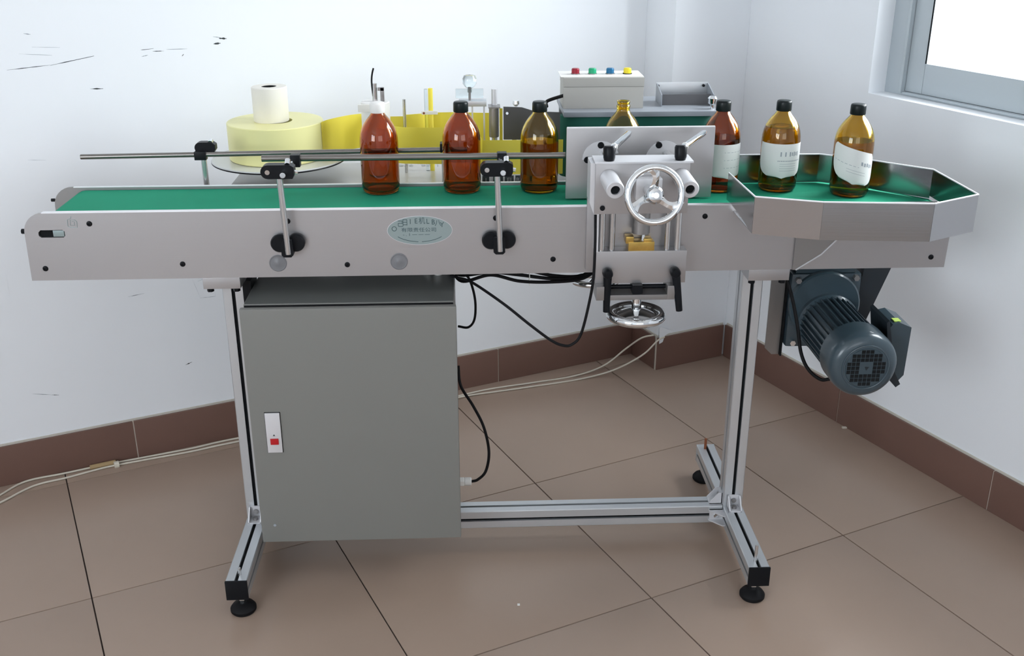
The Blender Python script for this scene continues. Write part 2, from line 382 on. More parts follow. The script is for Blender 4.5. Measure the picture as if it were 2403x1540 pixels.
# ------------------------------------------------------------------ aluminium stand
def profile_beam(name, p0, p1, parent, w=.05, m='alu'):
    """T-slot extrusion of square section along an axis-aligned line"""
    p0, p1 = Vector(p0), Vector(p1); d = (p1 - p0).normalized(); L = (p1 - p0).length; hw = w / 2; g = .0042; dp = .010; c = .002
    q = []
    for k in range(4):
        r = Matrix.Rotation(k * PI / 2, 2)
        for a, bb in ((hw, -hw + c), (hw, -g), (hw - dp, -g), (hw - dp, g), (hw, g), (hw, hw - c)): q.append(tuple(r @ Vector((a, bb))))
    mb = MB(); vs0 = []
    if abs(d.z) > .5: e1, e2 = Vector((1, 0, 0)), Vector((0, 1, 0))
    elif abs(d.x) > .5: e1, e2 = Vector((0, 1, 0)), Vector((0, 0, 1))
    else: e1, e2 = Vector((1, 0, 0)), Vector((0, 0, 1))
    A0 = [mb.bm.verts.new(p0 + e1 * a + e2 * bb) for a, bb in q]; A1 = [mb.bm.verts.new(p1 + e1 * a + e2 * bb) for a, bb in q]
    n = len(q)
    for i in range(n): mb.bm.faces.new((A0[i], A0[(i + 1) % n], A1[(i + 1) % n], A1[i]))
    mb.bm.faces.new(A0[::-1]); mb.bm.faces.new(A1)
    o = mb.build(name, m, parent, smooth=False)
    for k in range(4):
        a = (e1, e2, -e1, -e2)[k]; bb = (e2, e1, e2, e1)[k]; s = MB(); vs = []
        for pp in (p0, p1):
            for u in (hw - .0095, hw - .006):
                for v in (-g + .0002, g - .0002): vs.append(s.bm.verts.new(pp + a * u + bb * v))
        for f in ((0, 1, 3, 2), (4, 6, 7, 5), (0, 4, 5, 1), (2, 3, 7, 6), (0, 2, 6, 4), (1, 5, 7, 3)): s.bm.faces.new([vs[i] for i in f])
        s.build('slot_strip', 'slot_black', o, smooth=False)
    return o
XL, XR, YF, YR, YP = -.549, .668, 2.066, 2.665, 2.362
st = thing('machine_stand', 'silver aluminium profile stand of two posts on H shaped feet under the conveyor', 'stand', (.06, YP, 0))
profile_beam('post', (XL, YP, .100), (XL, YP, .738), st); profile_beam('post', (XR, YP, .100), (XR, YP, .738), st)
profile_beam('foot_beam', (XL, YF, .075), (XL, YR, .075), st); profile_beam('foot_beam', (XR, YF, .075), (XR, YR, .075), st)
profile_beam('cross_beam', (XL + .026, YP, .075), (XR - .026, YP, .075), st)
def corner_bracket(x, y, z, ax):            # a cast angle: two feet and two side cheeks
    mb = MB(); s = .034; w = .016
    if ax in ('-y', '+y'):
        k = -1 if ax == '-y' else 1; ys = sorted((y, y + k * s))
        mb.box(x - w, x + w, ys[0], ys[1], z, z + .004, .0008); mb.box(x - w, x + w, *sorted((y, y + k * .004)), z, z + s, .0008)
        for xx in (x - w, x + w - .003): mb.prism([(y, z), (y + k * s, z), (y + k * s, z + .006), (y + k * .010, z + s), (y, z + s)], .003, 'YZ', xx)
        o = mb.build('corner_bracket', 'alu_light', st)
        MB().cyl((x, y + k * .004, z + .020), (x, y + k * .009, z + .020), .006, 16).cyl((x, y + k * .018, z + .004), (x, y + k * .018, z + .010), .006, 16).build('bolt', 'steel_dark', o)
    else:
        k = -1 if ax == '-x' else 1; xs = sorted((x, x + k * s))
        mb.box(*xs, y - w, y + w, z, z + .004, .0008); mb.box(*sorted((x, x + k * .004)), y - w, y + w, z, z + s, .0008)
        for yy in (y - w, y + w - .003): mb.prism([(x, z), (x + k * s, z), (x + k * s, z + .006), (x + k * .010, z + s), (x, z + s)], .003, 'XZ', yy)
        o = mb.build('corner_bracket', 'alu_light', st)
        MB().cyl((x + k * .004, y, z + .020), (x + k * .010, y, z + .020), .006, 16).build('bolt', 'steel_dark', o)
for X in (XL, XR):
    corner_bracket(X, YP - .025, .100, '-y'); corner_bracket(X, YP + .025, .100, '+y')
corner_bracket(XR - .025, YP, .100, '-x')
# flat angle joining the cross beam and the foot beams in plan
for X, k in ((XR, -1), (XL, 1)):
    for sy in (-1, 1):
        y0 = YP + sy * .025; x0 = X + k * .025
        mb = MB(); mb.prism([(x0, y0), (x0 + k * .036, y0), (x0 + k * .036, y0 + sy * .005), (x0 + k * .006, y0 + sy * .034), (x0, y0 + sy * .034)], .003, 'XY', .060)
        mb.prism([(x0, y0), (x0 + k * .036, y0), (x0 + k * .036, y0 + sy * .005), (x0 + k * .006, y0 + sy * .034), (x0, y0 + sy * .034)], .003, 'XY', .088)
        mb.box(*sorted((x0, x0 + k * .034)), *sorted((y0, y0 + sy * .004)), .060, .091)
        o = mb.build('corner_bracket', 'alu_light', st)
        MB().cyl((x0 + k * .018, y0 + sy * .004, .076), (x0 + k * .018, y0 + sy * .009, .076), .006, 16).build('bolt', 'chrome', o)
for X in (XL, XR):
    MB().box(X - .0255, X + .0255, YF - .005, YF, .0495, .1005, .0015).build('end_cap', 'black_plastic', st)
    MB().box(X - .0255, X + .0255, YR, YR + .004, .0495, .1005, .0015).build('end_cap', 'alu' if X > 0 else 'black_plastic', st)
def foot(x, y, tip='rod_steel', top=.145):
    o = MB().lathe([(0, 0), (.027, 0), (.030, .004), (.030, .010), (.025, .017), (.014, .022), (.010, .024), (0, .024)], (x, y, 0), n=36).build('foot_pad', 'black_rubber', st)
    MB().lathe([(0, .022), (.009, .022), (.009, .030), (.0105, .034), (.009, .040), (.006, .043), (.006, .052), (0, .052)], (x, y, 0), n=6).build('nut', 'chrome', o)
    MB().cyl((x, y, .03), (x, y, top), .0038, 12).build('threaded_rod', tip, o)
foot(XL + .004, 2.090, top=.118); foot(XR - .004, 2.090); foot(XR - .006, 2.643, 'rust', .132); foot(XL, 2.643)
for x0, x1, y0, y1 in ((-.600, -.517, 2.276, 2.48), (.640, .735, 2.276, 2.48)):
    MB().box(x0, x1, y0, y1, .738, .7645, .001).build('head_plate', 'steel_plate', st)
    for x in (x0 + .012, x1 - .012): MB().cyl((x, 2.29, .728), (x, 2.29, .738), .008, 6).build('bolt', 'black_plastic', st)
MB().box(-.5238, -.5045, 2.325, 2.40, .672, .738).build('spacer_block', 'black_plastic', st)

# ------------------------------------------------------------------ conveyor
ZT, ZB, YPL = .9205, .765, 2.274
cv = thing('belt_conveyor', 'long belt conveyor with green belt between silver steel side plates', 'conveyor', (.06, 2.385, ZB))
outline = [(-.975, ZB), (1.093, ZB), (1.097, ZT)] + [(-.928, ZT)] + arc(-.927, ZT - .046, .046, 90, 180, 8) 
slotq = [(-.938, .8645)] + [(-.890, .8645), (-.886, .868), (-.886, .878), (-.890, .8815), (-.938, .8815), (-.943, .876), (-.943, .869)]
mb = MB(); mb.prism(outline, .005, 'XZ', YPL, [slotq]); fp = mb.build('side_plate', 'steel_plate', cv); lab(fp, 'front silver side plate with bolts and nameplate')
MB().box(-.930, .590, YPL - .0005, YPL + .013, ZT - .0015, ZT + .0006, .0005).build('plate_lip', 'edge_highlight', fp)
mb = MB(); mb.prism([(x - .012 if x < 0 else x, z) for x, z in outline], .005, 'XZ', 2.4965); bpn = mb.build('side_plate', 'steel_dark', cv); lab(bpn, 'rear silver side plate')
MB().box(-.935, .60, 2.4955, 2.5030, ZT - .0015, ZT + .0004, .0004).build('plate_lip', 'edge_highlight', bpn)
MB().box(-.90, .735, 2.2795, 2.4960, .7655, .7680).build('shade_pan', 'grey_dark', cv)  # added dark pan, keeps light off the cabinet top below
# front slot: dark take-up channel and its sliding block
MB().box(-.945, -.884, YPL + .006, YPL + .020, .858, .888).build('take_up_slot', 'slot_black', fp)
MB().box(-.912, -.888, YPL + .001, YPL + .007, .866, .880, .001).build('take_up_block', 'plate_teal', fp)
MB().cyl((-.982, YPL + .012, .876), (-.94, YPL + .012, .876), .0045, 12).lathe([(0, 0), (.0060, 0), (.0060, .007), (0, .007)], (-.983, YPL + .012, .876), (1, 0, 0), 6).build('tension_bolt', 'black_plastic', cv)
MB().cyl((-.992, 2.499, .889), (-.984, 2.499, .889), .004, 12).build('tension_bolt', 'black_plastic', cv)
for x, z in ((-.830, .895), (-.941, .793), (-.639, .799), (-.274, .792), (.189, .798), (.529, .894), (.761, .797), (1.059, .790), (-.399, .895), (.060, .896)):
    MB().lathe([(0, 0), (.0062, 0), (.0062, -.001), (.0050, -.0028), (.0028, -.0032), (.0026, -.0012), (0, -.0012)], (x, YPL, z), (0, 1, 0), 20).build('bolt', 'black_plastic', cv)
for x in (-.428, -.158):
    MB().lathe([(0, 0), (.0195, 0), (.0195, -.0012), (.0178, -.0022), (.0165, -.0012), (.006, -.0012), (.005, -.0018), (0, -.0018)], (x, YPL, .798), (0, 1, 0), 36).build('port_cap', 'cap_grey', fp)
npz = .870; npx = -.109
ell = lambda a, c, n=48: [(npx + a * math.cos(2 * PI * k / n), npz + c * math.sin(2 * PI * k / n)) for k in range(n)]
npl = MB().prism(ell(.0715, .0325), -.0012, 'XZ', YPL).build('name_plate', 'plate_teal', fp); lab(npl, 'oval pale green maker nameplate')
MB().prism(ell(.0725, .0335), -.0008, 'XZ', YPL).build('name_plate_rim', 'alu_light', fp)
for k, ch in enumerate('己日IE机LB八Y'):
    t = k / 8; a = math.radians(134 - 98 * t); px_, pz_ = npx + .060 * math.cos(a) * 1.02, npz + .0225 * math.sin(a) - .001
    text(ch, .0165, (px_, YPL - .0014, pz_), (PI / 2, 0, 0), 'ink_teal', fp, sx=.9)
text('有限责任公司', .0105, (npx - .002, YPL - .0014, npz + .001), (PI / 2, 0, 0), 'ink_teal', fp, sx=1.25)
text('- .' + ' 1 ― ― ―', .0085, (npx - .008, YPL - .0014, npz - .0095), (PI / 2, 0, 0), 'ink_teal', fp, sx=1.3)
for s0, s1 in ((212, 266), (274, 326)):
    MB().tube([(npx + .058 * math.cos(math.radians(a)), YPL - .0013, npz + .026 * math.sin(math.radians(a))) for a in [s0 + (s1 - s0) * k / 10 for k in range(11)]], .0006, 6).build('ink_line', 'ink_teal', fp)
MB().torus((npx - .0565, YPL - .0013, npz + .0045), (0, 1, 0), .005, .0006, 20, 6).build('emblem', 'ink_teal', fp)
# faint printed emblem near the left end
lg = (-.866, .898)
MB().tube([(lg[0] + dx, YPL - .0003, lg[1] + dz) for dx, dz in ((-.001, .014), (-.003, .009), (-.010, .007), (-.011, -.008), (-.006, -.011), (.009, -.011), (.010, .002), (.006, .006), (-.004, .006), (-.005, -.006), (.004, -.006), (.004, .002), (-.001, .002))], .0007, 6).build('printed_emblem', 'plate_teal', fp)
# belt loop over two rollers
rr = .030; ztb = .913
prof = [(-.906, ztb), (1.05, ztb)] + arc(1.05, ztb - rr, rr, 90, -90, 10)[1:] + [(-.906, ztb - 2 * rr)] + arc(-.906, ztb - rr, rr, -90, -270, 10)[1:-1]
inner = [(-.906, ztb - .003), (1.05, ztb - .003)] + arc(1.05, ztb - rr, rr - .003, 90, -90, 10)[1:] + [(-.906, ztb - 2 * rr + .003)] + arc(-.906, ztb - rr, rr - .003, -90, -270, 10)[1:-1]
mb = MB(); mb.prism(prof, .210, 'XZ', 2.2835, [inner]); mb.build('belt', 'belt_green', cv)
for x in (-.906, 1.05): MB().cyl((x, 2.281, ztb - rr), (x, 2.495, ztb - rr), rr - .0032, 28).build('roller', 'rod_steel', cv)
MB().box(-.86, 1.0, 2.30, 2.48, ztb - .020, ztb - .0035).build('slider_bed', 'steel_dark', cv)
for x in (-.75, -.274, .189, .53, .761, 1.055): MB().cyl((x, 2.279, .797), (x, 2.4965, .797), .008, 12).build('spacer_rod', 'steel_dark', cv)
MB().prism([(.738, .766), (.752, .766), (.838, .842), (.738, .842)], -.006, 'XZ', YPL - .0005).build('gusset_plate', 'steel_dark', cv)
MB().tube([(.745, YPL - .007, .766), (.80, YPL - .007, .802), (.838, YPL - .007, .843)], .0018, 6).build('gusset_edge', 'alu_light', cv)

# ------------------------------------------------------------------ collecting tray at the right end
TA, TB, TC, TD, TE, TF, TG, TH, TI = (.585, 2.312), (.592, 2.108), (.720, 2.060), (.940, 2.038), (1.060, 2.104), (1.056, 2.322), (.954, 2.412), (.846, 2.4875), (.630, 2.4875)
tr = thing('collecting_tray', 'open polygonal silver sheet tray around the right end of the conveyor', 'tray', (.85, 2.2, .903))
def panel(p, q, z0, z1, curved=False, name='tray_wall'):
    p, q = Vector(p), Vector(q); t = (q - p).normalized(); n = Vector((-t.y, t.x)) * .0010
    mb = MB(); N = 10 if curved else 1; L = []
    for k in range(N + 1):
        u = k / N; c = p.lerp(q, u); zb = z0 if not curved else (.922 if u < .22 else z0 + (.922 - z0) * max(0, 1 - (u - .2) * 1.5) ** .6)
        L.append([mb.bm.verts.new((*(c + n), zb)), mb.bm.verts.new((*(c + n), z1)), mb.bm.verts.new((*(c - n), z1)), mb.bm.verts.new((*(c - n), zb))])
    for a, b_ in zip(L, L[1:]):
        for k in range(4): mb.bm.faces.new((a[k], b_[k], b_[(k + 1) % 4], a[(k + 1) % 4]))
    mb.bm.faces.new(L[0]); mb.bm.faces.new(L[-1][::-1])
    o = mb.build(name, 'steel_tray', tr, smooth=False)
    MB().tube([(*p, z1), (*q, z1)], .0018, 8).build('rolled_edge', 'edge_highlight', o)
    return o
panel(TA, TB, .905, .983, curved=True)
for p, q in ((TB, TC), (TC, TD), (TD, TE)): panel(p, q, .903, .983)
panel(TE, TF, .922, .983); panel(TF, TG, .916, .983); panel(TG, TH, .916, .983); panel(TH, TI, .916, .983)
MB().prism([TB, TC, TD, TE, (1.060, 2.272), (.592, 2.272)], .0015, 'XY', .9030).build('tray_floor', 'steel_tray', tr, smooth=False)
MB().prism([(TF[0] - .004, 2.322), (TE[0] - .004, 2.2845), (TE[0] - .004, 2.49), (.96, 2.49), (.96, 2.42)], .0015, 'XY', .9135).build('end_sheet', 'steel_tray', tr, smooth=False)
MB().box(.625, .634, 2.486, 2.4965, .9165, .95).build('tray_hook', 'steel_tray', tr)

# ------------------------------------------------------------------ control cabinet
cb = thing('control_cabinet', 'grey steel control cabinet with silver and red door lock hung under the conveyor', 'cabinet', (-.27, 2.32, .118))
MB().box(-.502, -.036, 2.2165, 2.46, .118, .7215, .003).build('body', 'cabinet_paint', cb)
dr_ = MB().box(-.509, -.031, 2.198, 2.2150, .1145, .7165, .005).build('door', 'cabinet_paint', cb)
MB().box(-.500, -.038, 2.2145, 2.2175, .1165, .7195).build('door_seal', 'black_rubber', cb)
MB().box(-.500, -.038, 2.219, 2.458, .7215, .7225).build('top_shade_sheet', 'cabinet_top_shaded', cb)  # thin sheet carrying the painted shade of the cabinet top
lk = MB().box(-.4745, -.4405, 2.1935, 2.198, .3615, .4635, .0015).build('lock_plate', 'alu_light', dr_); lab(lk, 'silver lock plate')
MB().box(-.4755, -.4395, 2.1965, 2.1985, .3605, .4645).build('lock_frame', 'slot_black', dr_)
MB().box(-.4665, -.4475, 2.1915, 2.1938, .383, .3985, .0012).build('lock_button', 'red', dr_)
text('▲', .006, (-.457, 2.1933, .407), (PI / 2, 0, 0), 'ink_dark', dr_, name='lock_mark')
MB().cyl((-.476, 2.1965, .163), (-.476, 2.1985, .163), .0035, 12).build('door_screw', 'ink_grey', dr_)
MB().cyl((-.036, 2.30, .211), (-.022, 2.30, .211), .012, 6, .001).cyl((-.022, 2.30, .211), (-.004, 2.30, .211), .0105, 16, .002).build('cable_gland', 'white_plastic', cb)
for i, (x, y) in enumerate(((-.075, 2.40), (-.10, 2.42))): MB().cyl((x, y, .7215), (x, y, .745), .010, 14).build('top_gland', 'white_plastic', cb)
def cable(name, pts, r, m, label, cat='cable', n=10, group=None):
    return tag(MB().tube(spline(pts, 10), r, n).build(name, m), label, cat, group)
cable('power_cable', [(-.0038, 2.30, .211), (.012, 2.30, .216), (.032, 2.30, .240), (.040, 2.30, .294), (.028, 2.30, .362), (.003, 2.31, .415), (-.026, 2.34, .455), (-.0315, 2.36, .50)], .0036, 'black_rubber', 'black power cable looping up beside the cabinet from the white gland')
cable('drive_cable', [(-.045, 2.37, .729), (-.028, 2.36, .727), (.005, 2.30, .736), (.073, 2.20, .721), (.130, 2.17, .682), (.178, 2.165, .645), (.205, 2.165, .632), (.225, 2.165, .634), (.245, 2.165, .660), (.262, 2.160, .745), (.268, 2.158, .80), (.270, 2.165, .865), (.272, 2.19, .925)], .0032, 'black_rubber', 'long black cable drooping from the cabinet top to the clamping unit')
cable('looped_cable', [(-.03, 2.40, .728), (-.005, 2.40, .715), (.008, 2.40, .68), (.013, 2.40, .640), (.009, 2.40, .602), (-.006, 2.40, .584), (-.030, 2.41, .583)], .003, 'black_rubber', 'short black cable looping down against the right side of the cabinet')
for k, (dz, zz) in enumerate(((.0, 0), (.011, .011), (-.011, -.011))):
    cable('bundled_cable', [(-.05, 2.44 + zz, .727 + .009 * k), (-.02, 2.42 + zz, .712 + dz), (.05, 2.41 + zz, .722 + .3 * dz), (.12, 2.41 + zz, .714 + dz * 1.1), (.20, 2.41 + zz, .703 + dz * .4), (.27, 2.42 + zz, .702), (.31, 2.44 + zz, .72)], .0042, 'black_rubber',
          ['black cable in the bundle under the conveyor, middle strand', 'black cable in the bundle under the conveyor, upper strand', 'black cable in the bundle under the conveyor, lower strand'][k], group='cables bundled under the conveyor')
tag(MB().box(.143, .1445, 2.398, 2.426, .690, .752).build('cable_tie', 'white_plastic'), 'thin white cable tie around the black cables under the conveyor', 'tie')

# ------------------------------------------------------------------ guide rails
def rail_clamp(parent, x, y, z, yr, zr, sign=1, small=False):
    mb = MB(); pts = arc(x - .022, z, .015, 90, 270, 8) + [(x + .030, z - .015), (x + .034, z - .006), (x + .034, z + .010), (x + .026, z + .015)]
    mb.prism(pts, .026, 'XZ', y - .013); o = mb.build('clamp', 'black_plastic', parent)
    MB().cyl((x - .022, y - .0155, z), (x - .022, y - .0125, z), .0052, 16).build('clamp_screw', 'chrome', o)
    MB().cyl((x + .012, y - .028, z - .004), (x + .012, yr - .006, zr - .004), .0062, 16, .001).build('cross_pin', 'chrome', o)
    MB().box(x + .004, x + .026, yr - .016, yr + .0065, zr - .018, zr + .010, .003).build('rail_holder', 'black_plastic', o)
    MB().cyl((x + .020, y - .005, z + .014), (x + .020, y + .006, z + .022), .006, 12).cyl((x + .030, y, z - .002), (x + .040, y, z - .004), .0045, 6).build('clamp_nut', 'chrome', o)
def two_lobe_knob(parent, x, z, y=YPL):
    o = MB().lathe([(0, 0), (.019, 0), (.0205, -.004), (.0205, -.012), (.018, -.016), (0, -.016)], (x - .018, y - .002, z), (0, 1, 0), 28).lathe([(0, 0), (.019, 0), (.0205, -.004), (.0205, -.012), (.018, -.016), (0, -.016)], (x + .017, y - .002, z + .001), (0, 1, 0), 28).build('knob', 'black_plastic', parent)
    MB().prism([(x - .012, z + .012), (x + .012, z + .012), (x + .013, z - .022), (x + .008, z - .027), (x - .008, z - .027), (x - .013, z - .022)], -.030, 'XZ', y - .001).build('post_socket', 'black_plastic', o)
yr = 2.388; zr = 1.0095
fr = thing('front_guide_rail', 'short dark round guide rail held in front of the bottles on two posts', 'guide rail', (-.12, 2.24, .82))
MB().cyl((-.465, yr, zr), (.223, yr, zr), .0076, 16).build('rail', 'rail_steel', fr)
MB().cyl((-.4655, yr, zr), (-.4645, yr, zr), .005, 12).build('rail_end', 'slot_black', fr)
for x in (-.398, .069):
    MB().cyl((x, 2.246, .828), (x - .006, 2.246, 1.006), .0068, 16).build('support_post', 'rod_steel', fr)
    two_lobe_knob(fr, x - .002, .848); rail_clamp(fr, x - .006, 2.246, 1.015, yr, zr)
br = thing('rear_guide_rail', 'long dark round guide rail behind the bottles reaching past the left post', 'guide rail', (-.45, 2.53, .9))
MB().cyl((-.915, 2.520, .9875), (.00, 2.520, .9965), .0062, 16).build('rail', 'rail_steel', br)
MB().cyl((-.632, 2.536, .79), (-.632, 2.536, .995), .0068, 16).build('support_post', 'rod_steel', br)
MB().box(-.650, -.614, 2.5025, 2.546, .780, .80).build('post_socket', 'black_plastic', br)
o = MB().prism(arc(-.636, 1.004, .013, 90, 270, 8) + [(-.606, .991), (-.600, .999), (-.600, 1.011), (-.608, 1.017)], .022, 'XZ', 2.528).build('clamp', 'black_plastic', br)
MB().box(-.648, -.620, 2.511, 2.530, .978, .998, .002).build('rail_holder', 'black_plastic', o)
MB().cyl((-.612, 2.532, 1.015), (-.612, 2.544, 1.018), .006, 12).build('clamp_nut', 'chrome', o)
MB().box(-.066, -.048, 2.512, 2.540, .990, 1.012, .003).build('clamp', 'black_plastic', br)
MB().cyl((-.057, 2.536, .79), (-.057, 2.536, .995), .006, 12).build('support_post', 'rod_steel', br)
MB().box(-.072, -.042, 2.5025, 2.546, .780, .80).build('post_socket', 'black_plastic', br)

# ------------------------------------------------------------------ clamping unit with handwheels
pu = thing('clamping_unit', 'silver bottle clamping unit with chrome handwheels bolted to the conveyor front', 'clamping unit', (.37, 2.2, .73))
pp = MB().box(.222, .557, 2.352, 2.357, .917, 1.0795, .0008).build('press_plate', 'steel_plate', pu)
MB().box(.223, .556, 2.3515, 2.3575, 1.0785, 1.0805).build('plate_edge', 'edge_highlight', pp)
MB().box(.236, .545, 2.3572, 2.396, .925, 1.062, .004).build('sponge_pad', 'sponge_green', pu)
for x, z in ((.303, 1.041), (.434, 1.040), (.273, 1.008)): MB().cyl((x - .004, 2.344, z), (x - .004, 2.352, z), .0075, 16, .001).build('bolt', 'black_plastic', pp)
for cx_ in (.292, .436):
    MB().prism(arc(cx_ + .008, 1.008, .042, 20, 180, 12), .005, 'XZ', 2.346).build('hinge_ear', 'alu_light', pp)
    MB().cyl((cx_ + .012, 2.20, 1.020), (cx_ + .012, 2.346, 1.020), .009, 16).build('push_rod', 'rod_steel', pu)
ub = MB().box(.2645, .462, 2.150, 2.206, .9375, 1.048, .0015).build('upper_block', 'steel_plate', pu)
MB().box(.263, .468, 2.146, 2.208, 1.046, 1.0500, .0006).build('block_cap', 'alu_light', pu)
MB().prism([(.255, .96), (.2645, .935), (.2645, 1.045), (.255, 1.045)], .055, 'XZ', 2.158).build('side_cheek', 'alu_light', pu)
MB().cyl((.281, 2.147, .951), (.281, 2.151, .951), .0055, 16).build('bolt', 'black_plastic', ub)
for x, z in ((.297, 1.008), (.449, 1.008)):
    o = MB().lathe([(.0098, 0), (.0170, 0), (.0188, .002), (.0188, .074), (.017, .076), (.0098, .076)], (x, 2.076, z), (-.06, 1, .10), 32, close=True).build('bushing', 'alu_light', pu)
    MB().cyl((x, 2.082, z), (x - .003, 2.15, z + .006), .0099, 6).build('hex_socket', 'slot_black', o)
def handwheel(c, axis, R, r, m='chrome', name='handwheel', dish=.012, spokes=3, roll=0.):
    c = Vector(c); ax = Vector(axis).normalized()
    o = MB().torus(c, ax, R, r, 56, 14).build(name, m, pu)
    q = Vector((0, 0, 1)).rotation_difference(ax)
    MB().lathe([(0, -.004), (.008, -.004), (.014, -.002), (.018, .004), (.017, .016), (.012, .020), (0, .020)], c - ax * .008, ax, 28).build('hub', m, o)
    MB().lathe([(0, 0), (.006, 0), (.006, -.002), (0, -.002)], c - ax * .0125, ax, 20).build('hub_cap', 'rod_steel', o)
    for k in range(spokes):
        a = roll + 2 * PI * k / spokes; d = q @ Vector((math.cos(a), math.sin(a), 0)); t = ax.cross(d)
        mb = MB(); L = []
        for u in range(9):
            f = u / 8; rad = .012 + (R - .012) * f; w = .010 - .004 * math.sin(PI * f) + .006 * f ** 4; th = .0045
            p = c + d * rad + ax * (dish * (1 - f) ** 2 - .002) + t * (.006 * math.sin(PI * f))
            L.append([mb.bm.verts.new(p + t * w + ax * 0), mb.bm.verts.new(p + ax * th), mb.bm.verts.new(p - t * w), mb.bm.verts.new(p - ax * th)])
        for a_, b_ in zip(L, L[1:]):
            for i in range(4): mb.bm.faces.new((a_[i], b_[i], b_[(i + 1) % 4], a_[(i + 1) % 4]))
        mb.bm.faces.new(L[0]); mb.bm.faces.new(L[-1][::-1]); mb.build('spoke', m, o, ang=50)
    return o
hw = handwheel((.3725, 2.052, 1.004), (-.06, 1, -.20), .0548, .0072, roll=.5); lab(hw, 'upright chrome handwheel with three spokes')
MB().cyl((.3725, 2.055, 1.003), (.368, 2.152, .995), .010, 20).build('wheel_shaft', 'rod_steel', pu)
MB().box(.345, .400, 2.118, 2.151, .975, 1.020, .003).build('shaft_housing', 'alu_light', pu)
MB().box(.262, .470, 2.262, 2.2725, .775, .940, .0008).build('backing_plate', 'steel_plate', pu)
for x in (.293, .316, .439, .462): MB().cyl((x, 2.236, .829), (x, 2.236, 1.0), .0074 if x in (.293, .462) else .0062, 20).build('guide_column', 'rod_steel', pu)
MB().cyl((.379, 2.236, .870), (.379, 2.236, 1.0), .020, 24).build('spindle_sleeve', 'steel_dark', pu)
MB().box(.2775, .2845, 2.225, 2.262, .829, 1.0).build('column_cheek', 'alu_light', pu)
lb = MB().box(.2805, .483, 2.226, 2.262, .7545, .8300, .0015).build('lower_block', 'steel_plate', pu)
bb = MB().box(.352, .410, 2.228, 2.258, .8295, .850, .0015).box(.346, .364, 2.230, 2.255, .846, .862, .002).box(.386, .404, 2.230, 2.255, .846, .857, .002).build('brass_nut', 'brass', pu); lab(bb, 'brass nut block')
MB().lathe([(0, 0), (.005, 0), (.002, .030), (0, .031)], (.386, 2.24, .850), n=10).build('pointer', 'chrome', pu)
# slotted bracket under the lower block
MB().box(.281, .311, 2.205, 2.260, .722, .7545, .001).box(.440, .457, 2.205, 2.260, .722, .7545, .001).box(.311, .440, 2.205, 2.260, .722, .734, .001).build('slotted_bracket', 'steel_dark', pu)
MB().cyl((.290, 2.232, .745), (.447, 2.232, .745), .005, 12).box(.363, .385, 2.21, 2.25, .734, .7545).build('adjusting_screw', 'black_plastic', pu)
def drop_lever(x, z, tx, tz, y=2.226):
    o = MB().lathe([(0, 0), (.0105, 0), (.0115, -.006), (.0115, -.020), (.009, -.025), (0, -.026)], (x, y, z), (0, 1, 0), 24).build('clamp_lever', 'black_plastic', pu)
    MB().tube([(x, y - .014, z + .004), (x + (tx - x) * .3, y - .016, z - .022), (tx, y - .018, tz)], [.0105, .009, .0075], 16).build('lever_arm', 'black_plastic', o)
drop_lever(.306, .783, .305, .694); drop_lever(.457, .783, .470, .694)
for x, tx in ((.2935, .355), (.4425, .520)):
    o = MB().lathe([(0, 0), (.006, 0), (.0095, .012), (.0125, .022), (.013, .042), (.011, .046), (0, .046)], (x, 2.158, 1.034), (0, .12, 1), 20).build('clamp_lever', 'black_plastic', pu)
    MB().tube([(x + .006, 2.172, 1.070), (x + .012, 2.18, 1.074), (tx - .006, 2.285, 1.078), (tx, 2.292, 1.081)], [.0095, .0072, .0074, .004], 12).build('lever_arm', 'chrome', o)
    MB().torus((x + .012, 2.18, 1.074), (tx - x, .11, .01), .0062, .0022, 16, 8).build('lever_collar', 'white_plastic', o)
hw2 = handwheel((.3735, 2.215, .684), (0, 0, -1), .0575, .0105, dish=.012); lab(hw2, 'chrome handwheel lying flat under the unit')
MB().lathe([(0, .012), (.016, .012), (.040, .005), (.052, -.002), (.052, -.005), (.038, .001), (0, .006)], (.3735, 2.215, .684), n=40).build('wheel_web', 'chrome', hw2)
MB().cyl((.3735, 2.215, .684), (.3735, 2.215, .724), .011, 20).build('wheel_shaft', 'chrome', pu)
